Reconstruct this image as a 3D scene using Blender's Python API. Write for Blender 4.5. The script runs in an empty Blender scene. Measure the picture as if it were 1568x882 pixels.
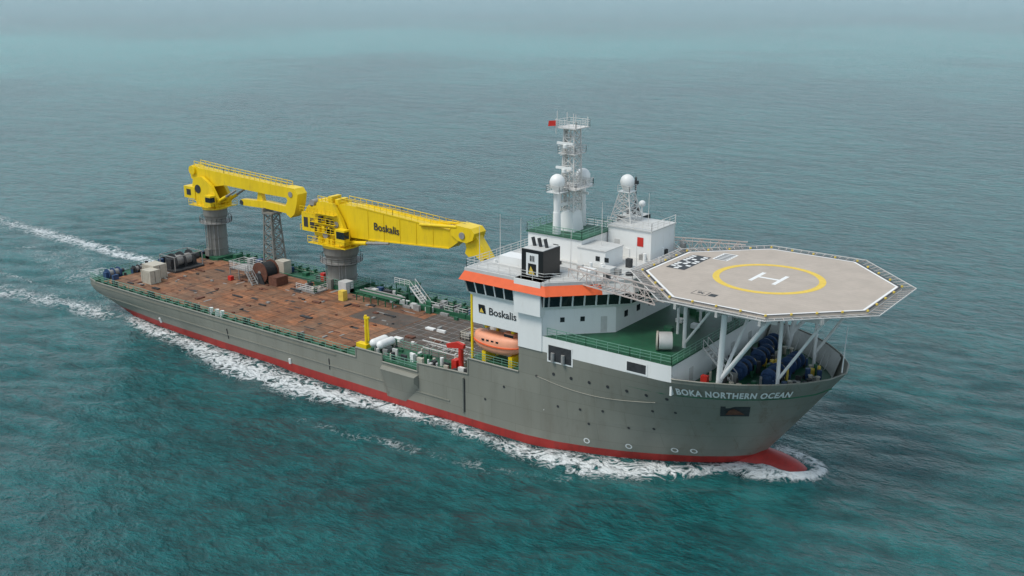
import bpy, math, random
import numpy as np
from mathutils import Vector
random.seed(7)
rad=math.radians
scene=bpy.context.scene
COL=bpy.context.collection

# ------------------------------------------------------------------ materials
MATS={}
def paint(name,col,rough=.5,metal=0,var=.12,nscale=.6,dirt=None,dirt_amt=0,bump=.0,streak=False,spec=.5):
    m=bpy.data.materials.new(name);m.use_nodes=True
    nt=m.node_tree;N=nt.nodes;L=nt.links
    b=N['Principled BSDF'];b.inputs['Roughness'].default_value=rough;b.inputs['Metallic'].default_value=metal
    b.inputs['Specular IOR Level'].default_value=spec
    tc=N.new('ShaderNodeTexCoord')
    mp=N.new('ShaderNodeMapping');mp.inputs['Scale'].default_value=(1,1,.18 if streak else 1)
    L.new(tc.outputs['Object'],mp.inputs[0])
    n1=N.new('ShaderNodeTexNoise');n1.inputs['Scale'].default_value=nscale;n1.inputs['Detail'].default_value=6;n1.inputs['Roughness'].default_value=.65
    L.new(mp.outputs[0],n1.inputs['Vector'])
    r=N.new('ShaderNodeValToRGB');r.color_ramp.elements[0].position=.3;r.color_ramp.elements[1].position=.7
    r.color_ramp.elements[0].color=(*[c*(1-var) for c in col],1);r.color_ramp.elements[1].color=(*[min(1,c*(1+var)) for c in col],1)
    L.new(n1.outputs[0],r.inputs[0]);out=r.outputs[0]
    if dirt:
        n2=N.new('ShaderNodeTexNoise');n2.inputs['Scale'].default_value=nscale*2.7;n2.inputs['Detail'].default_value=8;n2.inputs['Roughness'].default_value=.75
        L.new(mp.outputs[0],n2.inputs['Vector'])
        r2=N.new('ShaderNodeValToRGB');r2.color_ramp.elements[0].position=.62-dirt_amt*.2;r2.color_ramp.elements[1].position=.72
        L.new(n2.outputs[0],r2.inputs[0])
        mx=N.new('ShaderNodeMix');mx.data_type='RGBA';mx.inputs[7].default_value=(*dirt,1)
        ml=N.new('ShaderNodeMath');ml.operation='MULTIPLY';ml.inputs[1].default_value=min(1,dirt_amt)
        L.new(r2.outputs[0],ml.inputs[0]);L.new(ml.outputs[0],mx.inputs[0]);L.new(out,mx.inputs[6]);out=mx.outputs[2]
    if name=='hull_grey': # plate seams and brown staining towards the bow
        br=N.new('ShaderNodeTexBrick');br.inputs['Brick Width'].default_value=7.5;br.inputs['Row Height'].default_value=2.4;br.inputs['Scale'].default_value=1;br.inputs['Mortar Size'].default_value=.03
        br.inputs['Color1'].default_value=(1.03,1.03,1.03,1);br.inputs['Color2'].default_value=(.95,.95,.95,1);br.inputs['Mortar'].default_value=(.80,.79,.77,1)
        sx=N.new('ShaderNodeSeparateXYZ');cx_=N.new('ShaderNodeCombineXYZ');L.new(tc.outputs['Object'],sx.inputs[0]);L.new(sx.outputs[0],cx_.inputs[0]);L.new(sx.outputs[2],cx_.inputs[1]);L.new(cx_.outputs[0],br.inputs['Vector'])
        mm=N.new('ShaderNodeMix');mm.data_type='RGBA';mm.blend_type='MULTIPLY';mm.inputs[0].default_value=1;L.new(out,mm.inputs[6]);L.new(br.outputs['Color'],mm.inputs[7])
        mr=N.new('ShaderNodeMapRange');mr.inputs['From Min'].default_value=112;mr.inputs['From Max'].default_value=126;mr.inputs['To Max'].default_value=.85;L.new(sx.outputs[0],mr.inputs['Value'])
        m3=N.new('ShaderNodeMath');m3.operation='MULTIPLY';L.new(mr.outputs[0],m3.inputs[0]);L.new(r2.outputs[0],m3.inputs[1])
        m4=N.new('ShaderNodeMix');m4.data_type='RGBA';m4.inputs[7].default_value=(.16,.095,.06,1);L.new(m3.outputs[0],m4.inputs[0]);L.new(mm.outputs[2],m4.inputs[6]);out=m4.outputs[2]
    L.new(out,b.inputs['Base Color'])
    MATS[name]=m;return m
RUST=(.16,.06,.03)
paint('hull_grey',(.235,.232,.195),.42,var=.10,nscale=.22,dirt=(.17,.15,.115),dirt_amt=.45,streak=True)
paint('hull_red',(.37,.032,.026),.5,var=.18,nscale=.5,dirt=(.15,.03,.03),dirt_amt=.6,streak=True)
paint('white',(.80,.80,.78),.42,var=.03,nscale=.5,dirt=(.54,.50,.44),dirt_amt=.26,streak=True)
paint('roof_grey',(.56,.56,.54),.6,var=.10,nscale=.5,dirt=(.36,.33,.30),dirt_amt=.5)
paint('green',(.018,.105,.052),.55,var=.3,nscale=.4,dirt=(.05,.07,.05),dirt_amt=.5)
paint('rail_green',(.16,.32,.24),.5,var=.1)
paint('orange',(.82,.13,.035),.45,var=.08,nscale=.8)
paint('boat_orange',(.80,.34,.20),.5,var=.08,nscale=.8,dirt=(.6,.32,.22),dirt_amt=.4)
paint('yellow',(.84,.59,.010),.42,var=.08,nscale=.7,dirt=(.50,.30,.03),dirt_amt=.5,streak=True)
paint('crane_grey',(.21,.205,.185),.55,var=.12,nscale=.8,dirt=(.11,.08,.06),dirt_amt=.5,streak=True)
paint('black',(.012,.012,.013),.35,var=.2)
paint('dark',(.035,.037,.04),.6,var=.4,nscale=2)
paint('glass',(.012,.018,.022),.08,var=.2,spec=.6)
paint('blue',(.03,.07,.16),.5,var=.3,nscale=2)
paint('red',(.55,.03,.02),.45,var=.1)
paint('rustbrown',(.13,.05,.03),.7,var=.4,nscale=2)
paint('steel',(.28,.28,.27),.5,var=.2,nscale=2,dirt=RUST,dirt_amt=.5)
paint('lattice_white',(.64,.62,.59),.5,var=.1)
paint('lattice_pink',(.54,.46,.42),.5,var=.12)
paint('heli',(.46,.395,.335),.8,var=.09,nscale=.35,dirt=(.36,.31,.26),dirt_amt=.5)
paint('seam',(.39,.34,.29),.8,var=.1)
paint('heliyellow',(.74,.52,.08),.7,var=.1,nscale=2)
paint('marking_white',(.80,.80,.78),.6,var=.05)
paint('beige',(.50,.46,.38),.6,var=.1,nscale=1.5,dirt=(.3,.2,.13),dirt_amt=.4)
paint('darkdeck',(.085,.070,.060),.8,var=.3,nscale=.4,dirt=(.17,.09,.055),dirt_amt=.7)

def deckwood():
    m=bpy.data.materials.new('deck_timber');m.use_nodes=True;nt=m.node_tree;N=nt.nodes;L=nt.links
    b=N['Principled BSDF'];b.inputs['Roughness'].default_value=.75;b.inputs['Specular IOR Level'].default_value=.3
    tc=N.new('ShaderNodeTexCoord')
    def brick(w,h,ms,c1,c2,mo,rot=0):
        br=N.new('ShaderNodeTexBrick');br.inputs['Scale'].default_value=1;br.inputs['Brick Width'].default_value=w;br.inputs['Row Height'].default_value=h
        br.inputs['Mortar Size'].default_value=ms;br.inputs['Color1'].default_value=(*c1,1);br.inputs['Color2'].default_value=(*c2,1);br.inputs['Mortar'].default_value=(*mo,1)
        mp=N.new('ShaderNodeMapping');mp.inputs['Rotation'].default_value=(0,0,rot);L.new(tc.outputs['Object'],mp.inputs[0]);L.new(mp.outputs[0],br.inputs['Vector']);return br
    br=brick(4.2,.62,.035,(.35,.155,.075),(.21,.105,.062),(.08,.05,.035))
    bl=brick(6.1,3.05,.08,(1.12,1.08,1.05),(.82,.82,.84),(.45,.42,.42),rad(90))
    n=N.new('ShaderNodeTexNoise');n.inputs['Scale'].default_value=.13;n.inputs['Detail'].default_value=8;n.inputs['Roughness'].default_value=.72
    L.new(tc.outputs['Object'],n.inputs['Vector'])
    r=N.new('ShaderNodeValToRGB');r.color_ramp.elements[0].position=.40;r.color_ramp.elements[1].position=.58
    r.color_ramp.elements[0].color=(.0,.0,.0,1);r.color_ramp.elements[1].color=(1,1,1,1);L.new(n.outputs[0],r.inputs[0])
    mx=N.new('ShaderNodeMix');mx.data_type='RGBA';mx.inputs[7].default_value=(.20,.14,.10,1)
    k=N.new('ShaderNodeMath');k.operation='MULTIPLY';k.inputs[1].default_value=.8;L.new(r.outputs[0],k.inputs[0]);L.new(k.outputs[0],mx.inputs[0]);L.new(br.outputs['Color'],mx.inputs[6])
    n2=N.new('ShaderNodeTexNoise');n2.inputs['Scale'].default_value=.9;n2.inputs['Detail'].default_value=8;n2.inputs['Roughness'].default_value=.8
    mp=N.new('ShaderNodeMapping');mp.inputs['Scale'].default_value=(.35,1,1);L.new(tc.outputs['Object'],mp.inputs[0]);L.new(mp.outputs[0],n2.inputs['Vector'])
    r2=N.new('ShaderNodeValToRGB');r2.color_ramp.elements[0].position=.3;r2.color_ramp.elements[1].position=.75
    r2.color_ramp.elements[0].color=(.42,.40,.40,1);r2.color_ramp.elements[1].color=(1.7,1.55,1.4,1);L.new(n2.outputs[0],r2.inputs[0])
    def mul(a,b):
        m2=N.new('ShaderNodeMix');m2.data_type='RGBA';m2.blend_type='MULTIPLY';m2.inputs[0].default_value=1;L.new(a,m2.inputs[6]);L.new(b,m2.inputs[7]);return m2.outputs[2]
    L.new(mul(mul(mx.outputs[2],r2.outputs[0]),bl.outputs['Color']),b.inputs['Base Color'])
    MATS['deck_timber']=m
deckwood()

# ------------------------------------------------------------------ mesh store
STORE={};GROUPS={}
def add(g,p,m,vs,fs):
    k=(g,p,m)
    if k not in STORE: STORE[k]=([],[])
    V,Fc=STORE[k];o=len(V);V.extend([tuple(v) for v in vs]);Fc.extend([tuple(i+o for i in f) for f in fs])
def box(g,p,m,x0,x1,y0,y1,z0,z1):
    add(g,p,m,[(x0,y0,z0),(x1,y0,z0),(x1,y1,z0),(x0,y1,z0),(x0,y0,z1),(x1,y0,z1),(x1,y1,z1),(x0,y1,z1)],
        [(0,3,2,1),(4,5,6,7),(0,1,5,4),(1,2,6,5),(2,3,7,6),(3,0,4,7)])
def prism(g,p,m,poly,z0,z1,top=None,bottom=True,cap=True):
    n=len(poly);top=top or poly
    vs=[(x,y,z0) for x,y in poly]+[(x,y,z1) for x,y in top]
    fs=[(i,(i+1)%n,(i+1)%n+n,i+n) for i in range(n)]
    if cap: fs.append(tuple(range(n,2*n)))
    if bottom: fs.append(tuple(range(n-1,-1,-1)))
    add(g,p,m,vs,fs)
def prof(g,p,m,pts,y0,y1):
    n=len(pts)
    vs=[(x,y0,z) for x,z in pts]+[(x,y1,z) for x,z in pts]
    fs=[(i,(i+1)%n,(i+1)%n+n,i+n) for i in range(n)]+[tuple(range(n-1,-1,-1)),tuple(range(n,2*n))]
    add(g,p,m,vs,fs)
def cyl(g,p,m,a,b,r1,r2=None,n=12):
    r2=r1 if r2 is None else r2
    a=Vector(a);b=Vector(b);d=(b-a)
    if d.length<1e-6:return
    d.normalize();u=d.orthogonal().normalized();w=d.cross(u)
    vs=[];
    for c,r in ((a,r1),(b,r2)):
        for i in range(n):
            t=2*math.pi*i/n;vs.append(c+(u*math.cos(t)+w*math.sin(t))*r)
    fs=[(i,(i+1)%n,(i+1)%n+n,i+n) for i in range(n)]+[tuple(range(n-1,-1,-1)),tuple(range(n,2*n))]
    add(g,p,m,vs,fs)
def bar(g,p,m,a,b,r=.06): cyl(g,p,m,a,b,r,n=4)
def sphere(g,p,m,c,r,sz=1,n=20,k=12):
    vs=[];fs=[]
    for j in range(k+1):
        ph=math.pi*j/k
        for i in range(n):
            t=2*math.pi*i/n;vs.append((c[0]+r*math.sin(ph)*math.cos(t),c[1]+r*math.sin(ph)*math.sin(t),c[2]+r*sz*math.cos(ph)))
    for j in range(k):
        for i in range(n):
            a=j*n+i;b=j*n+(i+1)%n;fs.append((a,a+n,b+n,b))
    add(g,p,m,vs,fs)
def grid(g,p,m,rows):
    nc=len(rows[0]);vs=[v for r in rows for v in r];fs=[]
    for j in range(len(rows)-1):
        for i in range(nc-1):
            a=j*nc+i;fs.append((a,a+1,a+1+nc,a+nc))
    add(g,p,m,vs,fs)
def rail(g,m,pts,h=1.1,step=1.5,r=.035,bars=3,p='railing'):
    for a,b in zip(pts[:-1],pts[1:]):
        a=Vector(a);b=Vector(b);L=(b-a).length;n=max(1,int(round(L/step)))
        for k in range(1,bars+1):
            z=Vector((0,0,h*k/bars));bar(g,p,m,a+z,b+z,r if k<bars else r*1.3)
        for i in range(n+1):
            q=a.lerp(b,i/n);bar(g,p,m,q,q+Vector((0,0,h)),r*1.1)
def lattice(g,p,m,a,b,w0,w1,n,r=.09,rd=.05):
    a=Vector(a);b=Vector(b);d=(b-a).normalized();u=Vector((0,1,0)) if abs(d.y)<.8 else Vector((1,0,0))
    u=(u-d*u.dot(d)).normalized();w=d.cross(u)
    def ring(t):
        c=a.lerp(b,t);s=(w0+(w1-w0)*t)/2
        return [c+u*s+w*s,c-u*s+w*s,c-u*s-w*s,c+u*s-w*s]
    R=[ring(i/n) for i in range(n+1)]
    for i in range(n):
        for k in range(4):
            bar(g,p,m,R[i][k],R[i+1][k],r);bar(g,p,m,R[i+1][k],R[i+1][(k+1)%4],rd)
            bar(g,p,m,R[i][k],R[i+1][(k+1)%4],rd)
            bar(g,p,m,R[i][(k+1)%4],R[i+1][k],rd)
def stairs(g,m,a,b,w,n=10):
    a=Vector(a);b=Vector(b);d=Vector((b.x-a.x,b.y-a.y,0)).normalized();s=Vector((-d.y,d.x,0))*w/2
    for sg in(-1,1):
        bar(g,'stair_stringer',m,a+s*sg,b+s*sg,.12);bar(g,'stair_handrail',m,a+s*sg+Vector((0,0,1)),b+s*sg+Vector((0,0,1)),.05)
        for i in (0,.33,.66,1):
            q=a.lerp(b,i)+s*sg;bar(g,'stair_handrail',m,q,q+Vector((0,0,1)),.04)
    for i in range(n):
        c=a.lerp(b,(i+.5)/n);q=[c-s-d*.14,c+s-d*.14,c+s+d*.14,c-s+d*.14];add(g,'stair_tread',m,q,[(0,1,2,3)])

# ------------------------------------------------------------------ hull form
I=np.interp
def stem(z): z=max(z,0); return 120.6+10.1*(z/13.4)**.95
TW=[0,.16,.3,.44,.555,.69,.82,.915,.97,1];YW=[13.6,13.45,12.8,11.5,10.1,8.0,5.7,3.6,1.9,0.0]
TT=[0,.6,.64,.71,.8,.87,.935,.98,1];YT=[13.6,13.6,13.4,12.4,10.6,8.5,5.8,3.0,0.0]
def hb(x,z):
    if x<=90:
        wl=I(x,[0,8,19,37,52,72,90],[9,10.8,12.1,12.9,13.2,13.6,13.6]);tp=I(x,[0,1.2,4,20],[12.4,13.0,13.3,13.6])
        return float(wl+(tp-wl)*min(1,max(0,z)/4))
    t=(x-90)/(stem(z)-90);s=min(1,max(0,z/13))**1.15
    return float(I(t,TW,YW)*(1-s)+I(t,TT,YT)*s)
XS=[0,.6,1.2,2.5,4]+list(range(6,116,2))+[116]
T2=[.04,.08,.12,.16,.2,.24,.28,.32,.36,.4,.44,.48,.52,.56,.6,.63,.665,.7,.735,.77,.8,.83,.855,.88,.9,.92,.935,.95,.965,.98,.99,1]
def zmin(x): return float(I(x,[0,15],[3.4,-1.6]))
def panel(part,mat,x0,x1,zl,g='ship',sides=(-1,1),off=0.0,dx=1.0,bow=False):
    for s in sides:
        n=max(1,int(round((x1-x0)/dx)));xs=[x0+(x1-x0)*i/n for i in range(n+1)]
        fl=[(lambda z,x=x:x) for x in xs]
        if bow: fl+= [(lambda z,t=t:116+t*(stem(z)-116)) for t in T2]
        rows=[]
        for j,z in enumerate(zl):
            row=[]
            for i,f in enumerate(fl):
                zz=z if not isinstance(z,tuple) else z[0]+(z[1]-z[0])*min(1,i/n)
                X=f(zz);zz=max(zz,zmin(X)) if X<16 else zz
                row.append((X,s*(hb(X,zz)+off),zz))
            rows.append(row)
        grid(g,part,mat,rows)
panel('bottom_plating','hull_red',0,116,[-2,0,1.25],bow=True)
panel('side_plating','hull_grey',0,116,[1.25,2.2,3.3,4.3,5.3],bow=True)
for s in (-1,1):
    panel('side_plating','hull_grey',94.3,116,[5.3,6.5,8,9.5,11,12,13],sides=(s,),bow=True)
    panel('bow_bulwark','hull_grey',115.5,116,[13,13.45],sides=(s,),bow=True,dx=.5)
    panel('side_plating','hull_grey',86.2,94.3,[5.3,7.5,9.6],sides=(s,))
    panel('side_bulwark','hull_grey',66,71,[5.3,6.8],sides=(s,))
    panel('side_bulwark','hull_grey',71,77.5,[5.3,5.75],sides=(s,))
    panel('side_bulwark','hull_grey',77.5,86.2,[5.3,(7.0,7.4)],sides=(s,))
    panel('upper_side_band','white',97.8,115.5,[13.0,15.0],sides=(s,),off=.01)
add('ship','transom','hull_grey',[(0,-hb(0,3.4),3.4),(0,hb(0,3.4),3.4),(0,hb(0,4.3),4.3),(0,hb(0,5.3),5.3),(0,-hb(0,5.3),5.3),(0,-hb(0,4.3),4.3)],[(0,1,2,3,4,5)])
grid('ship','counter','hull_red',[[(x,-hb(x,zmin(x)),zmin(x)) for x in (0,3,6,9,12,15)],[(x,hb(x,zmin(x)),zmin(x)) for x in (0,3,6,9,12,15)]])
rows=[]
for k in range(17):
    t=k/16;x=116+11.6*t;r=2.7*math.sqrt(max(0,1-max(0,(t-.35)/.65)**2.4))+.02
    rows.append([(x,r*math.cos(a)*1.0,-.75+r*.86*math.sin(a)) for a in [2*math.pi*i/24 for i in range(25)]])
grid('ship','bulbous_bow','hull_red',rows)
for s in (-1,):
    for x0,x1,z in ((2,65,4.75),(2,86,2.9)):
        pts=[(x,s*(hb(x,z)+.03),z) for x in np.arange(x0,x1,3)]
        for a,b in zip(pts[:-1],pts[1:]): bar('ship','rubbing_strake','hull_grey',a,b,.10)
def hullline(part,mat,pts,r,s=-1,off=.02):
    P=[(x,s*(hb(x,z)+off),z) for x,z in pts]
    for a,b in zip(P[:-1],P[1:]): cyl('ship',part,mat,a,b,r,n=6)
hullline('fender','hull_grey',[(85.4,6.8),(85.4,5),(85.4,3.5),(85.4,2)],.16,off=.12)
hullline('fender','dark',[(85.62,6.6),(85.62,5),(85.62,2)],.06,off=.05)
for x in (20,52,): hullline('overboard_pipe','white',[(x,2.0),(x,1.2)],.22,off=.05)
for x in (38,60.5): hullline('draught_mark','dark',[(x,3.9),(x,2.2)],.08,off=.02)
hullline('hull_guide_wire','beige',[(x,9.6-.9*math.sin((x-97)/16*math.pi)) for x in np.arange(97,113.1,1)],.022,off=.05)
def cap(pts,m='hull_grey',r=.13):
    for a,b in zip(pts[:-1],pts[1:]): cyl('ship','cap_rail',m,a,b,r,n=6)
for s in (-1,1):
    cap([(x,s*hb(x,5.3),5.35) for x in list(np.arange(0,66.1,3))],'hull_grey',.14)
    for x0,x1,z0,z1 in ((66,71,6.8,6.8),(71,77.5,5.75,5.75),(77.5,86.2,7,7.4),(86.2,94.3,9.6,9.6)):
        cap([(x0,s*13.6,z0),(x1,s*13.6,z1)])
    for x,z0,z1 in ((66,5.3,6.8),(71,5.7,6.8),(77.5,5.7,7.0),(86.2,7.4,9.6)): cap([(x,s*13.6,z0),(x,s*13.6,z1)])
    P=[(116+t*(stem(13.45)-116),) for t in [0]+T2];cap([(115.5,s*hb(115.5,13.45),13.45)]+[(p[0],s*hb(p[0],13.45),13.45) for p in P],'hull_grey',.10)
    P=[116+t*(stem(13.45)-116) for t in [0]+T2[:-4]]
    rows=[[(x-.25 if x>128 else x,s*max(.1,hb(x,11.3 if z<12 else 13.4)-.18),z) for x in P if x<stem(11.3)-.3 or z>12] for z in (11.3,13.4)]
    nmin=min(len(r) for r in rows);rows=[r[:nmin] for r in rows]
    grid('ship','bulwark_lining','roof_grey',rows)
    for x in P[::2]:
        if x>127: continue
        y=hb(x,11.4);add('ship','bulwark_stay','white',[(x,s*(hb(x,13.2)-.2),13.2),(x,s*(y-1.0),11.35),(x,s*(y-.2),11.35)],[(0,1,2)])
def hpatch(part,mat,pts,off=.035,s=-1):
    add('ship',part,mat,[(x,s*(hb(x,z)+off),z) for x,z in pts],[tuple(range(len(pts)))])
hpatch('recess_shade_patch','dark',[(71.0,3.6),(77.6,3.6),(77.3,4.6),(71.2,4.6)],.05)  # dark flat patch painted for the shading of the inset panel
add('ship','mooring_sponson','hull_grey',[(71,-13.62,5.3),(77.6,-13.62,5.3),(77.6,-13.62,3.4),(75.2,-13.62,.9),(71.8,-13.62,.9),(71.2,-14.35,5.0),(77.4,-14.35,5.0),(77.4,-14.3,4.2),(75.0,-13.75,1.5),(72.4,-13.75,1.5)],
    [(0,1,6,5),(5,6,7,8,9),(1,2,7,6),(2,3,8,7),(3,4,9,8),(4,0,5,9)])
def deckpoly(x0,x1,z,inset=.05,bow=False):
    xs=[x0]+[x for x in XS if x0<x<x1]+([x1] if not bow else [116+t*(stem(z)-116) for t in [0]+T2])
    return [(x,-max(0,hb(x,z)-inset)) for x in xs]+[(x,max(0,hb(x,z)-inset)) for x in reversed(xs)]
prism('ship','main_deck','green',deckpoly(0,98,5.2),5.0,5.2,bottom=False)
box('ship','timber_deck','deck_timber',3.5,62.5,-12.2,8.2,5.2,5.36)
box('ship','timber_deck','deck_timber',8,34,8.202,9.3,5.2,5.355)
box('ship','steel_deck','darkdeck',62.502,86,-7.5,8.6,5.2,5.34)
box('ship','steel_deck','darkdeck',52,62.4,-1,5,5.36,5.38)
for i in range(14):
    x=63.5+i*1.7;box('ship','deck_seam','steel',x,x+.06,-7.4,8.5,5.345,5.36)
for i in range(9):
    y=-6.6+i*1.8;box('ship','deck_seam','steel',62.6,86,y,y+.06,5.345,5.362)
for i in range(170):
    x=random.uniform(5,61);y=random.uniform(-11.5,7.5);a=random.choice((.3,.5,.9,1.6,2.4));b=random.choice((.3,.25,.6))
    if random.random()<.4:a,b=b,a
    box('ship','deck_fitting',random.choice(('rustbrown','steel','dark','rustbrown','dark')),x,x+a,y,y+b,5.36,5.36+random.choice((.03,.05,.2)))
prism('ship','forecastle_deck','green',deckpoly(104,116,11.3,bow=True),11.1,11.3,bottom=False)
fd=[(94.4,-13.5),(115.4,-13.4),(115.4,13.4),(94.4,13.5)]
prism('ship','upper_foredeck','green',fd,14.8,14.97)
box('ship','foredeck_bulkhead','white',115.2,115.45,-13.2,13.2,11.3,14.8)
for y in (-9,-3,2,7): box('ship','bulkhead_door','roof_grey',115.45,115.5,y,y+.9,11.4,13.4)
box('ship','boat_deck','green',86.2,94.3,-13.4,-9.5,9.3,9.5);box('ship','boat_deck','green',86.2,94.3,9.5,13.4,9.3,9.5)
# ---- superstructure
box('ship','accommodation_block','white',87,94.31,-9.9,9.9,5.2,15.0)
box('ship','accommodation_block','white',94.31,98,-13.3,13.3,5.2,14.8)
box('ship','accommodation_block','white',98,104,-12.9,12.9,11.5,14.8)
blk=[(87,-13.45),(94.3,-13.45),(94.3,-13.55),(97.8,-13.55),(98.3,-12.9),(104.2,-7),(104.2,7),(98.3,12.9),(97.8,13.55),(94.3,13.55),(94.3,13.45),(87,13.45)]
prism('ship','accommodation_block','white',blk,14.6,18.35)
for s in(-1,1):
    y0,y1=sorted((s*13.72,s*9.0))
    box('ship','side_tower','white',94.28,97.82,y0,y1,13.0,21.9)
wb=[(86.6,-13.9),(98.2,-13.9),(98.6,-13.4),(105.8,-6.2),(106.2,0),(105.8,6.2),(98.6,13.4),(98.2,13.9),(86.6,13.9)]
def scal(poly,d):
    out=[]
    for x,y in poly: out.append((x+(d if x>90 else -d),y+(d*(1 if y>0 else -1 if y<0 else 0))))
    return out
prism('ship','bridge_sill','white',scal(wb,-.25),18.35,18.75,top=wb)
prism('ship','bridge_window_band','glass',wb,18.75,20.25,top=scal(wb,.28),cap=False,bottom=False)
wt=scal(wb,.28)
def mullions(a,b,at,bt,n):
    for i in range(n+1):
        t=i/n;p=Vector((a[0]+(b[0]-a[0])*t,a[1]+(b[1]-a[1])*t,18.75));q=Vector((at[0]+(bt[0]-at[0])*t,at[1]+(bt[1]-at[1])*t,20.25))
        bar('ship','window_mullion','white',p,q,.11)
cnt=[8,1,7,5,5,7,1,8,10]
for i in range(len(wb)):
    j=(i+1)%len(wb);mullions(wb[i],wb[j],wt[i],wt[j],cnt[i])
for s in (-1,1): box('ship','bridge_tower_face','white',94.1,98.0,*sorted((s*14.35,s*12)),17.6,21.9)
rf0=scal(wb,.85);rf1=scal(wb,.30)
prism('ship','bridge_header','white',wt,20.25,20.4,top=rf0,cap=False)
n=len(rf0)
for i in range(n):
    j=(i+1)%n
    m='orange' if i in (0,1,7,8) else 'roof_grey'
    a=[(*rf0[i],20.4),(*rf0[j],20.4),(*rf1[j],21.5),(*rf1[i],21.5)]
    if i in (2,5):
        A,B=(i,j) if i==2 else (j,i);t=.62
        def l(p,q,t):return (p[0]+(q[0]-p[0])*t,p[1]+(q[1]-p[1])*t)
        add('ship','bridge_visor','orange',[(*rf0[A],20.4),(*l(rf0[A],rf0[B],t),20.4),(*l(rf1[A],rf1[B],t),21.5),(*rf1[A],21.5)],[(0,1,2,3)])
        add('ship','bridge_visor','roof_grey',[(*l(rf0[A],rf0[B],t),20.4),(*rf0[B],20.4),(*rf1[B],21.5),(*l(rf1[A],rf1[B],t),21.5)],[(0,1,2,3)])
    else: add('ship','bridge_visor',m,a,[(0,1,2,3)])
prism('ship','bridge_roof','roof_grey',rf1,21.5,21.9,bottom=False)
rr_=scal(wb,.1)
rail('ship','lattice_white',[(x,y,21.9) for x,y in rr_]+[(*rr_[0],21.9)],1.05,1.6,.03)
def wtext(body,size,fn,name,mat,g='ship',bold=.0,align='CENTER',space=1.0):
    t=bpy.data.curves.new('t','FONT');t.body=body;t.size=size;t.align_x=align;t.resolution_u=3;t.offset=bold;t.space_character=space
    o=bpy.data.objects.new('t',t);COL.objects.link(o);bpy.context.view_layer.update()
    me=bpy.data.meshes.new_from_object(o.evaluated_get(bpy.context.evaluated_depsgraph_get()))
    vs=[fn(v.co.x,v.co.y) for v in me.vertices];fs=[tuple(p.vertices) for p in me.polygons]
    add(g,name,mat,vs,fs);bpy.data.objects.remove(o);bpy.data.meshes.remove(me)
wtext('Boskalis',1.35,lambda a,b:(91.7+a,-13.50,16.1+b),'lettering','dark',bold=.02)
add('ship','logo','black',[(88.0,-13.5,16.1),(89.1,-13.5,16.1),(88.9,-13.5,17.2),(87.9,-13.5,17.2)],[(0,1,2,3)])
add('ship','logo','heliyellow',[(88.1,-13.52,16.2),(88.8,-13.52,16.2),(88.4,-13.52,16.8)],[(0,1,2)])
def arc(z,x0):
    P=[(x,hb(x,z)) for x in np.arange(x0,stem(z)-.1,.25)];S=[0]
    for a,b in zip(P[:-1],P[1:]): S.append(S[-1]+math.hypot(b[0]-a[0],b[1]-a[1]))
    return P,S
Pn,Sn=arc(12.0,115.2)
def onbow(a,b,z0=11.45,off=.16):
    x=float(I(a,Sn,[p[0] for p in Pn]));z=z0+b
    xx=x+(stem(z)-stem(12.0))*max(0,(x-116)/(stem(12.0)-116))
    return (xx+off*.6,-(hb(xx,z)+off),z)
wtext('BOKA NORTHERN OCEAN',1.05,lambda a,b:onbow(a*.95+.6,b*1.18),'bow_name','marking_white',bold=.04,align='LEFT',space=1.12)
for x in np.arange(99.5,115,2.5):
    for z in (10.4,): hpatch('porthole','dark',[(x+.22*math.cos(t),z+.22*math.sin(t)) for t in [i*math.pi/4 for i in range(8)]],.04)
for x,z in [(97,9.6),(100,6.2),(103,6.4),(106,6.8),(112.4,8.2),(109,5.0),(104,4.6),(115,8.4),(112,5.4),(89,4.6),(92,7)]:
    hpatch('porthole','dark',[(x+.18*math.cos(t),z+.18*math.sin(t)) for t in [i*math.pi/4 for i in range(8)]],.04)
for x in (103.5,108.5,113.5,115.5):
    z=2.1;
    for a in range(12):
        t0=a*math.pi/6;t1=(a+1)*math.pi/6
        hpatch('thruster_mark','marking_white',[(x+.4*math.cos(t0),z+.4*math.sin(t0)),(x+.4*math.cos(t1),z+.4*math.sin(t1)),(x+.25*math.cos(t1),z+.25*math.sin(t1)),(x+.25*math.cos(t0),z+.25*math.sin(t0))],.05)
hpatch('mooring_port','marking_white',[(98.6,11.9),(102.3,11.9),(102.3,14.3),(98.6,14.3)],.05)
hpatch('mooring_port','dark',[(98.8,12.1),(102.1,12.1),(102.1,14.1),(98.8,14.1)],.07)  # opening is not cut: its shaded inside is a flat dark panel
hpatch('mooring_port','marking_white',[(109.6,13.1),(112.5,13.1),(112.5,14.6),(109.6,14.6)],.05)
hpatch('mooring_port','dark',[(109.8,13.3),(112.3,13.3),(112.3,14.4),(109.8,14.4)],.07)  # same here, dark panel painted for the shade inside the port
cyl('ship','bollard','steel',(99.5,-13.75,12.1),(99.5,-13.75,13.2),.25);cyl('ship','bollard','steel',(101,-13.75,12.1),(101,-13.75,13.2),.25)
hpatch('anchor_pocket_shade','dark',[(119.6,8.4),(122.3,8.4),(122.8,10.0),(120.0,10.0)],.08)  # shade of the pocket as a dark panel on the plating
hpatch('anchor','rustbrown',[(120.2,8.7),(122,8.7),(121.6,9.3),(121.2,9.7),(120.6,9.3)],.16)
rail('ship','rail_green',[(98.4,-13.35,15),(104,-13.4,15),(110,-13.4,15),(115.3,-13.2,15),(115.3,0,15),(115.3,13.2,15)],1.05,1.5,.035)
for y in (-5,-2,1,4):
    box('ship','front_window','glass',104.2,104.24,y,y+.8,16.4,17.2)
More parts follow.
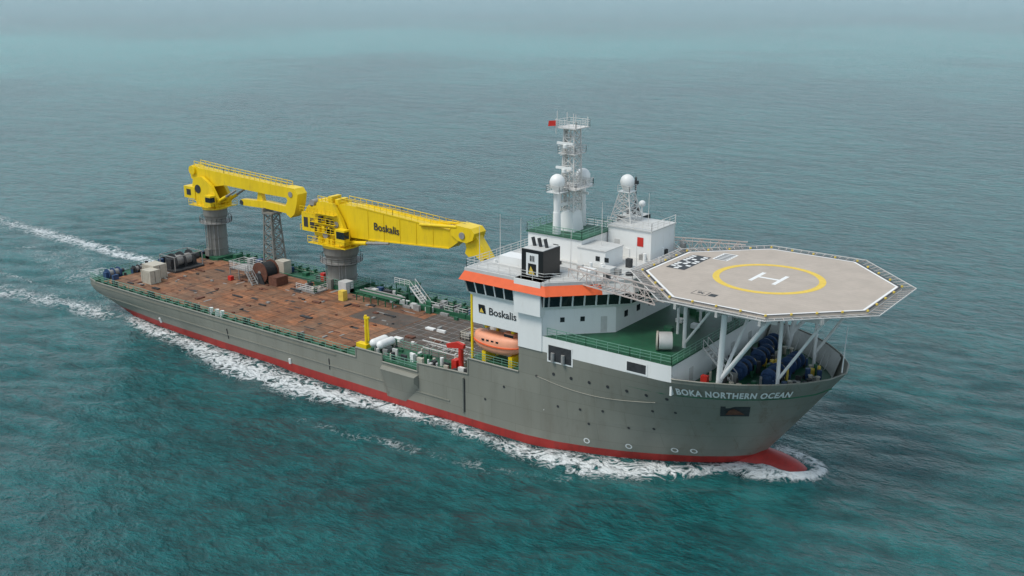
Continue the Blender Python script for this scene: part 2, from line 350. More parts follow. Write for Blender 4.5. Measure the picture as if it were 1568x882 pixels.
def chamf(t,z0,z1,w,m,part):
    a=Vector((98.3,-12.9,0));b=Vector((104.2,-7,0));d=(b-a).normalized();c=a.lerp(b,t);nrm=Vector((d.y,-d.x,0))*.04
    p=[c-d*w/2+nrm,c+d*w/2+nrm];add('ship',part,m,[(p[0].x,p[0].y,z0),(p[1].x,p[1].y,z0),(p[1].x,p[1].y,z1),(p[0].x,p[0].y,z1)],[(0,1,2,3)])
for t in (.2,.5): chamf(t,16.6,17.2,.55,'glass','side_window')
chamf(.82,15.1,17.1,.8,'roof_grey','door')
cyl('ship','hose_drum','lattice_white',(111.5,-9.5,16.1),(112.8,-8.6,16.1),1.05,n=20)
cyl('ship','hose_drum','beige',(111.3,-9.6,16.1),(111.5,-9.5,16.1),1.15,n=20)
for s in (-1,1):
    y0,y1=sorted((s*12.9,s*9.3))
    prism('ship','funnel','black',[(94.2,y0),(97.4,y0),(97.4,y1),(94.2,y1)],21.4,25.3)
    box('ship','funnel_top','roof_grey',94.3,97.3,y0+.1,y1-.1,25.3,25.36)
    for k in range(3): cyl('ship','exhaust','dark',(94.9+k*.9,(y0+y1)/2,25.3),(94.6+k*.9,(y0+y1)/2,26.4),.22)
add('ship','funnel_logo','marking_white',[(94.9,-12.93,22.1),(96.7,-12.93,22.1),(96.7,-12.93,24.9),(94.9,-12.93,24.9)],[(0,1,2,3)])
add('ship','funnel_logo','black',[(95.2,-12.95,22.2),(96.4,-12.95,22.2),(96.4,-12.95,23.6),(95.2,-12.95,23.6)],[(0,1,2,3)])
add('ship','funnel_logo','heliyellow',[(95.3,-12.97,22.3),(96.2,-12.97,22.3),(95.6,-12.97,23.3)],[(0,1,2)])
for dx in (-.25,0,.25): bar('ship','funnel_logo','black',(95.8+dx,-12.95,23.9),(95.8+dx,-12.95,24.6),.07)
box('ship','mast_house','white',88.5,96.8,-3.6,3.6,21.9,24.8);box('ship','mast_house_roof','green',88.3,97,-3.8,3.8,24.8,24.95)
rail('ship','rail_green',[(88.4,-3.7,24.95),(96.9,-3.7,24.95),(96.9,3.7,24.95),(88.4,3.7,24.95),(88.4,-3.7,24.95)],1.05,1.4,.035)
box('ship','ventilation_house','white',96.9,101,-4.6,-.4,21.9,24.1);box('ship','ventilation_house','roof_grey',96.85,101.1,-4.7,-.3,24.1,24.2)
box('ship','radio_house','white',97.0,103.4,2.5,8.6,21.9,25.6);box('ship','radio_house','roof_grey',96.85,103.6,2.3,8.8,25.6,25.75)
rail('ship','lattice_white',[(96.9,2.4,25.75),(103.5,2.4,25.75),(103.5,8.7,25.75)],1.0,1.4,.03)
add('ship','house_sign','red',[(101.4,2.46,23.5),(102.3,2.46,23.5),(102.3,2.46,24.7),(101.4,2.46,24.7)],[(0,1,2,3)])
for x in (97.6,98.9): box('ship','roof_house_window','glass',x+2,x+2.6,-4.64,-4.6,22.8,23.4)
box('ship','roof_house_door','roof_grey',98,98.8,2.46,2.5,22,24);box('ship','roof_house_door','roof_grey',90,90.8,-3.64,-3.6,22,24);box('ship','roof_house_window','glass',92.5,93.3,-3.64,-3.6,23,23.7)
box('ship','roof_locker','white',89,92.5,-10.5,-8.2,21.9,23.1);box('ship','roof_locker','roof_grey',101.5,103.2,-7,-5.5,21.9,22.8)
box('ship','roof_locker','white',99.5,101.3,-8.6,-7,21.9,22.6)
for k in range(60):
    x=random.uniform(87.5,105);y=random.uniform(-12.5,11)
    if x>99 and abs(y)>9:continue
    z=21.9;h=random.choice((.4,.7,1.1))
    if 88<x<97.2 and abs(y)<4: continue
    random.choice((lambda:box('ship','roof_fitting',random.choice(('white','roof_grey','steel','orange','dark')),x,x+.7,y,y+.6,z,z+h),lambda:cyl('ship','roof_vent','white',(x,y,z),(x,y,z+h),.22)))()
for y in (-11,-7.5,-5): cyl('ship','roof_pipe','roof_grey',(88,y,22.1),(103-abs(y)*.4,y,22.1),.09,n=6)
for x,y,h in ((88,-9,6),(87.6,-4,4.5),(97.8,-7.5,5),(99,-2.3,7),(103.8,8,5),(89,7,6),(92,9,5),(104.5,-3,3.5),(101.5,5,8),(87.4,-12.5,5),(87.3,10,7)):
    cyl('ship','whip_antenna','lattice_white',(x,y,22),(x,y,22+h),.06,.025,n=5)
cyl('ship','exhaust_pole','dark',(96,11,25),(96,11,30.6),.17,.12,n=8);box('ship','exhaust_pole','dark',95.7,96.3,10.7,11.3,29.6,30.1)
# ---- radar mast
G='radar_mast'
prism(G,'mast_foot','white',[(91.6,-1.2),(94,-1.2),(94,1.2),(91.6,1.2)],24.95,27.6,top=[(91.9,-.9),(93.7,-.9),(93.7,.9),(91.9,.9)])
lattice(G,'mast_lattice','lattice_white',(92.8,0,27.5),(92.8,0,38.3),2.0,1.5,9,.11,.06)
for z,w in ((38.3,1.6),(35.0,1.3),(30.6,2.0)):
    box(G,'mast_platform','lattice_white',92.8-w,92.8+w,-w,w,z,z+.12)
    rail(G,'lattice_white',[(92.8-w,-w,z+.1),(92.8+w,-w,z+.1),(92.8+w,w,z+.1),(92.8-w,w,z+.1),(92.8-w,-w,z+.1)],.9,1.0,.03)
for z,y in ((33.2,-1.8),(29.4,2.2),(36.3,-1.6)):
    box(G,'radar_bracket','white',92.5,93.1,min(0,y),max(0,y),z-.5,z-.35);cyl(G,'radar_motor','white',(92.8,y,z-.4),(92.8,y,z),.3)
    box(G,'radar_scanner','white',91.6,94.0,y-.14,y+.14,z,z+.3)
for dx,dy in ((-1.4,-1.4),(1.4,-1.4),(1.4,1.4),(0,.2),(-1.5,1)): cyl(G,'antenna','lattice_white',(92.8+dx,dy,38.3),(92.8+dx,dy,39.6+random.random()),.05,n=5)
for y in (-3,3):
    bar(G,'dome_arm','white',(92.8,0,28.6),(92.6,y,28.6),.25)
    cyl(G,'dome_column','white',(92.6,y,24.9),(92.6,y,27.8),.55,.5,n=14);cyl(G,'dome_column','white',(92.6,y,27.8),(92.6,y,30.6),.42,.5,n=14)
    box(G,'dome_platform','white',91.6,93.6,y-1,y+1,30.4,30.5);rail(G,'lattice_white',[(91.6,y-1,30.5),(93.6,y-1,30.5),(93.6,y+1,30.5),(91.6,y+1,30.5),(91.6,y-1,30.5)],.8,1,.03)
def dome(g,x,y,z,r):
    cyl(g,'dome_base','white',(x,y,z-r*1.05),(x,y,z-r*.6),r*.6,r*.85,n=20);sphere(g,'dome_shell','white',(x,y,z),r,1.05)
dome('satellite_dome',92.6,-3,31.7,.98);dome('satellite_dome.001',92.6,3,31.6,.98)
lattice(G,'tripod','lattice_white',(97.6,6,25.7),(97.6,6,29.6),3.2,1.4,4,.09,.06)
box(G,'tripod_platform','white',96.7,98.5,5.1,6.9,29.6,29.7);rail(G,'lattice_white',[(96.7,5.1,29.7),(98.5,5.1,29.7),(98.5,6.9,29.7)],.8,.9,.03)
dome('satellite_dome.002',97.6,6,30.9,.95)
sphere('satellite_dome.003','dome_shell','white',(97.9,9.6,27.4),.45);cyl('satellite_dome.003','dome_base','white',(97.9,9.6,21.9),(97.9,9.6,27.2),.12)
for z in (30.2,33.5): bar(G,'yardarm','lattice_white',(92.8,-2.6,z+1.6),(92.8,2.6,z+1.6),.07)
box(G,'cable_tray','roof_grey',91.7,91.9,-.3,.3,27.5,38.3)
add('flag','flag_cloth','red',[(91.5,-1.8,38.6),(90.4,-2.0,38.5),(90.5,-2.0,39.2),(91.5,-1.8,39.3)],[(0,1,2,3)]);bar('flag','flag_pole','lattice_white',(91.5,-1.8,37.6),(91.5,-1.8,39.6),.04)

# ------------------------------------------------------------------ helideck
G='helideck';hc=(120.6,0);HR=14.75;HZ=23.0
oc=[(hc[0]+HR*math.cos(rad(22.5+45*k)),hc[1]+HR*math.sin(rad(22.5+45*k))) for k in range(8)]
def ocs(r):return [(hc[0]+r*math.cos(rad(22.5+45*k)),hc[1]+r*math.sin(rad(22.5+45*k))) for k in range(8)]
prism(G,'landing_deck','heli',oc,HZ-.35,HZ)
def ringpoly(part,mat,Ra,Rb,z,i0=0,i1=8):
    a=ocs(Ra);b=ocs(Rb)
    for k in range(i0,i1):
        j=(k+1)%8;kk=k%8
        add(G,part,mat,[(*a[kk],z),(*a[j],z),(*b[j],z),(*b[kk],z)],[(0,1,2,3)])
ringpoly('perimeter_line','marking_white',HR-.35,HR-.65,HZ+.016)
ringpoly('gutter','dark',HR,HR-.3,HZ+.006)
for i in range(-20,21):
    y=i*.72
    w=HR*math.cos(rad(22.5))
    lim=w if abs(y)<HR*math.sin(rad(22.5)) else w-(abs(y)-HR*math.sin(rad(22.5)))
    if lim>.9: add(G,'deck_plank_seam','seam',[(hc[0]-lim+.9,y,HZ+.004),(hc[0]+lim-.9,y,HZ+.004),(hc[0]+lim-.9,y+.04,HZ+.004),(hc[0]-lim+.9,y+.04,HZ+.004)],[(0,1,2,3)])
def ring(part,mat,r0,r1,z,n=72):
    vs=[];fs=[]
    for i in range(n):
        t=2*math.pi*i/n
        vs+=[(hc[0]+r0*math.cos(t),hc[1]+r0*math.sin(t),z),(hc[0]+r1*math.cos(t),hc[1]+r1*math.sin(t),z)]
    for i in range(n):
        a=2*i;b=2*((i+1)%n);fs.append((a,a+1,b+1,b))
    add(G,part,mat,vs,fs)
ring('touchdown_circle','heliyellow',5.7,6.5,HZ+.012)
def mark(x0,x1,y0,y1,m='marking_white',z=.012,part='H_marking'):
    add(G,part,m,[(x0,y0,HZ+z),(x1,y0,HZ+z),(x1,y1,HZ+z),(x0,y1,HZ+z)],[(0,1,2,3)])
X,Y=hc
mark(X-1.7,X-1.2,Y-2.1,Y+2.1);mark(X+1.2,X+1.7,Y-2.1,Y+2.1);mark(X-1.198,X+1.198,Y-.25,Y+.25)
mark(108.4,110.9,-2.6,4.6,'dark',.010,'sign_panel')
for i in range(9):
    for j in range(3):
        if random.random()<.6: mark(108.5+j*.8,109.1+j*.8,-2.4+i*.77,-1.9+i*.77,'marking_white',.016,'sign_panel')
mark(111.2,113.2,4.2,7.6,'marking_white',.010,'sign_panel')
for i in range(5): mark(111.4,113.0,4.4+i*.64,4.75+i*.64,'dark',.016,'sign_panel')
mark(116.0,117.8,-10.8,-9.2,'dark',.010,'weight_sign');mark(116.1,117.7,-10.7,-9.3,'heli',.016,'weight_sign')
wtext('9t',1.1,lambda a,b:(116.9+a,-10.35+b,HZ+.022),'weight_sign','dark',g=G,bold=.03)
mark(118.0,118.9,-10.6,-9.6,'dark',.010,'weight_sign')
inn=ocs(HR+.05);out=ocs(HR+1.6)
for k in range(8):
    j=(k+1)%8
    a,b,c,d=[Vector((*p,z)) for p,z in ((inn[k],HZ-.3),(inn[j],HZ-.3),(out[j],HZ-.05),(out[k],HZ-.05))]
    bar(G,'safety_net','lattice_white',d,c,.06);bar(G,'safety_net','lattice_white',a,b,.09)
    nn=12
    for i in range(nn+1):
        t=i/nn;bar(G,'safety_net','lattice_pink',a.lerp(b,t),d.lerp(c,t),.05)
    for q in (.2,.4,.6,.8): bar(G,'safety_net','steel',a.lerp(d,q),b.lerp(c,q),.02)
    for i in range(nn*4):
        t=i/(nn*4);bar(G,'safety_net','steel',a.lerp(b,t),d.lerp(c,t),.015)
    for t in (.0,.25,.5,.75): 
        q=Vector((*inn[k],HZ)).lerp(Vector((*inn[j],HZ)),t);cyl(G,'deck_light','heliyellow',q,q+Vector((0,0,.18)),.14,n=8)
for y in (-9,-4.5,0,4.5,9):
    lim=HR*.924-max(0,abs(y)-HR*.383);box(G,'girder','lattice_white',X-lim,X+lim,y-.15,y+.15,HZ-1.25,HZ-.35)
for x in (-10,-5,0,5,10):
    lim=HR*.924-max(0,abs(x)-HR*.383);box(G,'girder','lattice_white',X+x-.15,X+x+.15,-lim,lim,HZ-1.24,HZ-.352)
for s in (-1,1):
    cyl(G,'support_post','white',(119.6,s*9.9,11.2),(120.8,s*11.8,21.9),.34,n=12)
    cyl(G,'support_brace','white',(119.8,s*10.2,13.2),(126.3,s*12.4,22.3),.26,n=10)
    cyl(G,'support_brace','white',(119.7,s*9.9,12.6),(120.8,s*3.0,22.0),.2,n=8)
    cyl(G,'support_post','white',(113.6,s*7,14.9),(113.6,s*7,21.9),.24,n=10)
    cyl(G,'support_post','white',(110.6,s*3,14.9),(110.6,s*3,21.9),.18,n=10)
    cyl(G,'support_brace','white',(113.6,s*7,15.4),(118.5,s*9,21.9),.15,n=8)
    cyl(G,'support_post','white',(124.8,s*5.5,11.2),(124.8,s*5.5,21.9),.22,n=10)
    cyl(G,'support_brace','white',(124.8,s*5.5,13),(130.3,s*5.5,22),.17,n=8)
    box(G,'edge_girder','lattice_white',115,127,s*12.2-.15,s*12.2+.15,HZ-1.2,HZ-.36)
for a,b in (((99.5,-9.5,22.0),(113.2,-12.6,22.2)),((101.5,9.5,22.2),(112,12.5,22.4))):
    a=Vector(a);b=Vector(b);d=(b-a).normalized();s=Vector((-d.y,d.x,0))*.8
    for sg in (-1,1):
        for z in (0,1.5): bar(G,'gangway','lattice_pink',a+s*sg+Vector((0,0,z-.5)),b+s*sg+Vector((0,0,z-.5)),.09)
        for i in range(9):
            p=a.lerp(b,i/9)+s*sg;q=a.lerp(b,(i+1)/9)+s*sg;lo=Vector((0,0,-.5));hi=Vector((0,0,1.0))
            bar(G,'gangway','lattice_pink',p+lo,p+hi,.05);bar(G,'gangway','lattice_pink',(p+lo) if i%2 else (p+hi),(q+hi) if i%2 else (q+lo),.05)
    for i in range(18):
        p=a.lerp(b,i/18);bar(G,'gangway','lattice_pink',p-s+Vector((0,0,-.5)),p+s+Vector((0,0,-.5)),.06)

# ------------------------------------------------------------------ cranes
def crane_base(g,x,y,r,z1,zb=5.2):
    cyl(g,'pedestal','crane_grey',(x,y,zb),(x,y,z1-2.2),r,r*.97,n=28);cyl(g,'pedestal','crane_grey',(x,y,z1-2.2),(x,y,z1-1.2),r*.97,r*1.18,n=28)
    cyl(g,'pedestal','crane_grey',(x,y,z1-1.2),(x,y,z1),r*1.18,r*1.18,n=28)
    for z in (zb+1.8,zb+3.9): cyl(g,'pedestal_ring','crane_grey',(x,y,z),(x,y,z+.15),r*1.05,n=28)
    N_=20;zz=z1-2.6
    cyl(g,'pedestal_walkway','steel',(x,y,zz),(x,y,zz+.08),r+1.1,n=24)
    pts=[(x+(r+1.05)*math.cos(2*math.pi*i/N_),y+(r+1.05)*math.sin(2*math.pi*i/N_),zz+.08) for i in range(N_+1)]
    rail(g,'steel',pts,1.0,1.2,.035)
    for k in range(5):
        a=random.uniform(-2.6,0);px,py=x+(r+.15)*math.cos(a),y+(r+.15)*math.sin(a);cyl(g,'pedestal_pipe','steel',(px,py,zb),(px,py,zz),.08,n=6)
    box(g,'pedestal_cabinet','crane_grey',x-.6,x+.5,y-r-.7,y-r+.2,zb,zb+1.9)
    cyl(g,'slew_ring','yellow',(x,y,z1),(x,y,z1+.7),r*1.25,r*1.2,n=28)
g='deck_crane';cx,cy=38.8,11.0
crane_base(g,cx,cy,2.55,12.4)
for sy in (-1,1):
    y0,y1=sorted((cy+sy*2.2,cy+sy*1.5))
    prof(g,'slew_frame','yellow',[(35.6,13.1),(42.2,13.1),(42.6,14.6),(41.2,17.6),(39.4,20.0),(37.0,20.2),(35.2,17.6),(34.8,14.2)],y0,y1)
    cyl(g,'boom_pin','steel',(40.2,cy+sy*2.2,16.6),(40.2,cy+sy*2.4,16.6),.55,n=14)
box(g,'machinery_house','yellow',31.4,34.9,9.2,13.4,14.4,17.6)
prof(g,'machinery_house','yellow',[(31.8,17.6),(34.9,17.6),(34.9,18.9),(32.8,18.9)],9.6,13.0)
box(g,'machinery_vent','dark',31.9,32.9,9.16,9.2,15.1,16.8);box(g,'machinery_vent','dark',33.4,34.5,9.16,9.2,15.1,16.8)
box(g,'machinery_vent','dark',34.92,35.2,9.6,12.4,14.6,17.3)
cyl(g,'winch_drum','steel',(33.6,9.6,19.3),(33.6,12.6,19.3),.6,n=18);cyl(g,'winch_drum','yellow',(36.2,9.0,19.2),(36.2,13.0,19.2),.85,n=18)
cyl(g,'winch_drum','dark',(36.2,8.9,16.6),(36.2,9.02,16.6),.75,n=18);cyl(g,'winch_drum','steel',(37.9,8.3,14.6),(37.9,8.9,14.6),.6,n=18)
box(g,'operator_cab','yellow',41.2,43.3,7.4,8.75,13.8,16.2);box(g,'cab_glass','glass',41.5,43.34,7.36,8.5,14.7,15.9)
boom=[(38.4,15.4),(38.0,18.4),(40.2,19.9),(44,19.95),(63.8,18.75),(64.6,19.25),(66.2,19.3),(66.4,18.2),(65.6,17.2),(63.8,15.9),(46.5,14.7),(42,14.5)]
prof(g,'boom','yellow',boom,cy-1.15,cy+1.15)
prof(g,'knuckle_head','yellow',[(64.4,19.5),(65.2,19.9),(68.3,19.7),(69.0,19.0),(68.6,17.9),(67.4,17.3),(65.6,17.5),(64.2,18.3)],cy-1.45,cy+1.45)
prof(g,'jib','yellow',[(66.4,17.8),(68.8,18.4),(70.0,16.9),(71.3,15.2),(71.0,14.4),(70.0,14.5),(68.6,15.4),(67.3,15.0),(66.6,15.5),(66.9,16.4)],cy-.8,cy+.8)
cyl(g,'jib_sheave','dark',(70.8,cy-.95,14.8),(70.8,cy+.95,14.8),.5,n=14);cyl(g,'knuckle_pin','steel',(66.6,cy-1.6,18.4),(66.6,cy+1.6,18.4),.55,n=14)
for sy in (-1.2,1.2): 
    bar(g,'boom_flange','yellow',(44,cy+sy*.95,20.0),(63.8,cy+sy*.95,18.8),.13)
    bar(g,'boom_flange','yellow',(46.5,cy+sy,14.72),(63.8,cy+sy,15.92),.13)
    cyl(g,'luffing_cylinder','steel',(41.4,cy+sy*1.5,13.6),(51.5,cy+sy*1.4,14.9),.22,n=12);cyl(g,'luffing_cylinder','yellow',(41.4,cy+sy*1.5,13.6),(46.6,cy+sy*1.45,14.25),.36,n=12)
    cyl(g,'jib_cylinder','yellow',(58,cy+sy*1.1,18.95),(65.5,cy+sy*1.1,19.6),.26,n=10)
for x in (46.5,50,53.5,57,60.5): bar(g,'boom_stiffener','yellow',(x,cy-1.17,14.8+(x-46.5)*.07),(x,cy-1.17,19.95-(x-44)*.06),.07)
rail(g,'yellow',[(40.2,cy-1.1,19.95),(52,cy-1.1,19.5),(64,cy-1.1,18.8)],1.0,1.3,.045,2);rail(g,'yellow',[(40.2,cy+1.1,19.95),(52,cy+1.1,19.5),(64,cy+1.1,18.8)],1.0,1.3,.045,2)
rail(g,'yellow',[(31.3,9.0,17.7),(34.9,9.0,17.7)],1.0,1,.045,2);rail(g,'yellow',[(31.2,9.0,14.4),(31.2,13.6,14.4)],1.0,1,.045,2);rail(g,'yellow',[(36,8.9,20.1),(39.5,8.9,20.0)],.9,.9,.045,2)
for x,z in ((35.0,19.4),(37.4,20.2),(39.0,19.9)): box(g,'sheave_housing','yellow',x,x+.8,9.9,12.2,z-.3,z+.7)
box(g,'slew_platform','yellow',34.6,43.4,7.4,14.6,12.98,13.12);rail(g,'yellow',[(34.6,7.4,13.12),(43.4,7.4,13.12),(43.4,14.6,13.12)],1.1,1.2,.045,2)
for z in (14.9,16.5,18.1): box(g,'crane_walkway','yellow',34.6,40.4,8.1,8.75,z,z+.08);rail(g,'yellow',[(34.6,8.1,z),(40.4,8.1,z)],.9,1,.035,2)
for k in range(24):
    x=random.uniform(35,40.5);z=random.choice((13.15,14.98,16.58));w_=random.uniform(.3,.8);box(g,'hydraulic_unit',random.choice(('dark','steel','yellow')),x,x+w_,8.25,8.7,z,z+random.uniform(.4,1.1))
cyl(g,'hoist_wire','dark',(38,10.6,20.6),(66.5,10.6,20.1),.03,n=4);cyl(g,'hoist_wire','dark',(38,11.4,20.6),(66.5,11.4,20.1),.03,n=4)
cyl(g,'hook_block','yellow',(71.0,11,12.9),(71.0,11,14.3),.35,.2,n=10)
wtext('Boskalis',1.75,lambda a,b:(50.6+a,cy-1.25,16.6+b-.02*a),'lettering','dark',g=g,bold=.03)
g='deck_crane.001';cx,cy=5.7,11.2
crane_base(g,cx,cy,1.9,14.6)
for sy in (-1,1):
    prof(g,'slew_frame','yellow',[(3.0,15.2),(8.2,15.2),(8.8,16.8),(7.2,19.2),(4.6,20.6),(2.2,20.2),(1.4,17)],*sorted((cy+sy*1.75,cy+sy*1.1)))
    cyl(g,'luffing_cylinder','steel',(7.5,cy+sy*1.3,15.8),(13.5,cy+sy*1.2,19.0),.2,n=10);cyl(g,'luffing_cylinder','yellow',(7.5,cy+sy*1.3,15.8),(10.8,cy+sy*1.25,17.55),.32,n=10)
box(g,'machinery_house','yellow',-.6,2.6,cy-1.9,cy+1.9,16.2,18.4)
box(g,'machinery_vent','dark',.2,1.4,cy-1.95,cy-1.9,16.8,17.9);box(g,'machinery_vent','dark',2.62,2.9,cy-1.2,cy+1.2,15.6,18)
prof(g,'boom','yellow',[(.4,19.8),(.2,22.0),(1.4,22.4),(3,21.9),(10,21.7),(26.6,21.0),(27.6,21.0),(27.6,19.2),(21,19.2),(10,19.5),(6,18.7),(3,18.6)],cy-.8,cy+.8)
prof(g,'knuckle','yellow',[(26.0,21.2),(28.9,21.1),(29.7,20.2),(29.3,18.4),(28.6,16.6),(27.6,15.8),(26.6,16.3),(26.2,17.4),(27.0,18.8)],cy-1.1,cy+1.1)
prof(g,'jib','yellow',[(27.6,17.5),(27.4,16.3),(21,16.5),(14.6,16.3),(13.6,16.8),(14.2,17.4),(21,17.8)],cy-.6,cy+.6)
prof(g,'jib_rest','yellow',[(18.2,17.6),(19.8,17.6),(19.4,19.4),(18.6,19.4)],cy-.4,cy+.4)
cyl(g,'knuckle_pin','steel',(27.9,cy-1.2,20.0),(27.9,cy+1.2,20.0),.5,n=14);cyl(g,'jib_sheave','dark',(14.2,cy-.7,16.8),(14.2,cy+.7,16.8),.45,n=12)
rail(g,'yellow',[(1.6,cy-.75,22.2),(10,cy-.75,21.7),(26.6,cy-.75,21.0)],.9,1.4,.045,2);rail(g,'yellow',[(1.6,cy+.75,22.2),(10,cy+.75,21.7),(26.6,cy+.75,21.0)],.9,1.4,.045,2)
box(g,'operator_cab','yellow',6.8,8.6,cy-3.2,cy-1.9,15.6,17.6);box(g,'cab_glass','glass',7.2,8.64,cy-3.24,cy-2.2,16.4,17.3)
cyl(g,'winch_drum','yellow',(1.2,cy-1.2,21.4),(1.2,cy+1.2,21.4),.85,n=16);cyl(g,'winch_drum','dark',(3.4,cy-1.85,18.2),(3.4,cy-1.75,18.2),.8,n=16)
box(g,'slew_platform','yellow',1.5,9.0,cy-2.6,cy+2.6,15.1,15.22);rail(g,'yellow',[(1.5,cy-2.6,15.22),(9.0,cy-2.6,15.22),(9.0,cy+2.6,15.22)],1,1.2,.045,2)
cyl(g,'hoist_wire','dark',(2,cy,22.5),(27.5,cy,21.5),.03,n=4)
g='boom_rest_tower'
lattice(g,'tower_lattice','crane_grey',(21.6,11.2,5.2),(21.4,11.2,15.6),2.9,1.9,6,.16,.09)
box(g,'tower_saddle','crane_grey',20.2,22.8,10,12.4,15.6,15.95);box(g,'tower_saddle','crane_grey',20.2,20.6,10,12.4,15.95,16.6);box(g,'tower_base','crane_grey',19.9,23.4,9.4,13,5.2,5.6);box(g,'control_cabinet','beige',23.4,25.6,9.6,11.4,5.2,7.6)

# ------------------------------------------------------------------ lifeboat
g='lifeboat';rows=[]
Ln=20
for i in range(Ln+1):
    t=i/Ln;x=86.3+7.8*t;e=(1-abs(2*t-1)**2.6)**.5 if 0<t<1 else .02
    row=[]
    for k in range(25):
        a=2*math.pi*k/24;ca,sa=math.cos(a),math.sin(a)
        yy=1.45*e*math.copysign(abs(ca)**.7,ca);zz=(1.4*(.55+.45*e) if sa>0 else 1.25*e)*math.copysign(abs(sa)**.75,sa)
        row.append((x,-12.15+yy,12.0+zz+.3*(2*t-1)**2))
    rows.append(row)
grid(g,'boat_shell','boat_orange',rows)
pts=[(86.3+7.8*t,-12.15-1.50*((1-abs(2*t-1)**2.6)**.5 if 0<t<1 else .02),12.0+.3*(2*t-1)**2) for t in [i/16 for i in range(17)]]
for a,b in zip(pts[:-1],pts[1:]): bar(g,'gunwale','orange',a,b,.1)
box(g,'conning_tower','boat_orange',91.4,92.9,-12.8,-11.4,13.1,13.9);box(g,'boat_window','glass',91.42,92.9,-12.83,-12.8,13.4,13.75)
for k in range(4): box(g,'boat_window','glass',88.4+k*.75,88.8+k*.75,-13.56,-13.5,12.5,12.75)
for x in (88.2,92.4): box('boat_davit','davit_arm','yellow',x,x+.35,-12.6,-9.9,13.9,14.3);bar('boat_davit','davit_arm','yellow',(x+.2,-10.1,9.5),(x+.2,-10.1,14.1),.22);bar('boat_davit','davit_fall','steel',(x+.2,-12.1,12.9),(x+.2,-12.1,14),.05);box('boat_davit','boat_cradle','yellow',x-.1,x+.5,-13.1,-11,9.5,10.9)
rail('ship','rail_green',[(86.4,-13.4,9.6),(94.1,-13.4,9.6)],1.0,1.3,.03)

# ------------------------------------------------------------------ deck equipment
rail('ship','rail_green',[(x,-hb(x,5.3)+.1,5.4) for x in (0.6,4,20,34,48,65.8)],1.15,1.5,.04)
rail('ship','rail_green',[(0.4,-12.2,5.3),(0.4,12.2,5.3)],1.1,1.5,.04)
rail('ship','rail_green',[(x,hb(x,5.3)-.1,5.4) for x in (0.6,4,20,34,48,86)],1.15,1.5,.045)
for x in np.arange(2,86,2.0):
    if abs(x-38.8)>3.4 and abs(x-5.7)>2.4 and abs(x-21.6)>2:
        box('ship','port_bulwark_frame','green',x,x+.25,12.6,13.3,5.2,6.3)
        if random.random()<.75: box('ship','port_side_fitting',random.choice(('dark','green','steel','blue','green')),x+.3,x+1.3,10.6+random.random(),12.3,5.2,5.2+random.uniform(.4,1.5))
for y,z in ((12.9,5.9),(12.4,5.7),(9.7,5.5)): cyl('ship','deck_pipe','green',(9,y,z),(85,y,z),.13,n=6)
box('ship','port_coaming','green',34,86,9.3,9.5,5.2,5.8)
def bollard(x,y,z=5.2,m='dark'):
    for d in (-.45,.45): cyl('ship','bollard',m,(x+d,y,z),(x+d,y,z+.9),.22,n=10);cyl('ship','bollard',m,(x+d,y,z+.9),(x+d,y,z+1),.3,n=10)
for x in (8,18,30,42,54): bollard(x,-12.8)
for x in np.arange(3,65,2.4): box('ship','starboard_stanchion_base','green',x,x+.2,-13.3,-12.3,5.2,5.7)
for x in (33.5,35,36.2): cyl('ship','white_drum','white',(x,-12.8,5.2),(x,-12.8,6.3),.35,n=12)
def winch(g,x,y,z,s,ms=('blue','steel','dark'),ax='y'):
    A=Vector((0,1,0)) if ax=='y' else Vector((1,0,0));c=Vector((x,y,z+.9*s))
    cyl(g,'winch_drum',ms[1],c-A*1.1*s,c+A*1.1*s,.55*s,n=16)
    for d in (-1.1,0,1.1): cyl(g,'winch_flange',ms[0],c+A*(d*s-.06),c+A*(d*s+.06),.9*s,n=18)
    for d in (-1.35,1.35):
        q=c+A*d*s;box(g,'winch_frame',ms[0],q.x-.45*s,q.x+.45*s,q.y-.3*s,q.y+.3*s,z,z+1.25*s)
    q=c+A*1.9*s;cyl(g,'winch_motor',ms[2],q-A*.4*s,q+A*.3*s,.35*s,n=10)
winch('mooring_winch',2.4,-9.4,5.2,1.0);winch('mooring_winch.001',3.0,-4.6,5.2,.8,('dark','steel','dark'));winch('mooring_winch.002',2.2,3.5,5.2,.9,('dark','steel','dark'))
for k in range(30):
    x=random.uniform(.8,4.5);y=random.uniform(-11.5,9);h=random.uniform(.3,1.3);box('ship','stern_fitting',random.choice(('dark','blue','steel','green')),x,x+random.uniform(.3,.9),y,y+random.uniform(.3,1.2),5.2,5.2+h)
def container(g,x0,x1,y0,y1,z0,z1,m='beige'):
    box(g,'body',m,x0,x1,y0,y1,z0,z1)
    n=int((x1-x0)/.35)
    for i in range(n): x=x0+(i+.5)*(x1-x0)/n;box(g,'corrugation',m,x-.07,x+.07,y0-.05,y0,z0+.2,z1-.2)
    for xx in (x0,x1):
        for yy in (y0,y1): box(g,'corner_post',m,xx-.09,xx+.09,yy-.09,yy+.09,z0,z1+.06)
    box(g,'door_seam','dark',x1+.001,x1+.03,(y0+y1)/2-.03,(y0+y1)/2+.03,z0+.2,z1-.2)
container('equipment_container',7.4,10.4,-6.6,-4.0,5.36,7.9);container('equipment_container.001',9.8,12.2,-8.6,-6.7,5.36,7.7)
winch('tugger_winch',7.2,1.6,5.36,1.7,('dark','steel','dark'))
box('tugger_winch','base_frame','dark',5,9.6,-1.6,4.8,5.36,5.7)
for x in (5.2,9.4):
    for y in (-1.4,4.6): bar('tugger_winch','roll_frame','steel',(x,y,5.5),(x,y,8.2),.1)
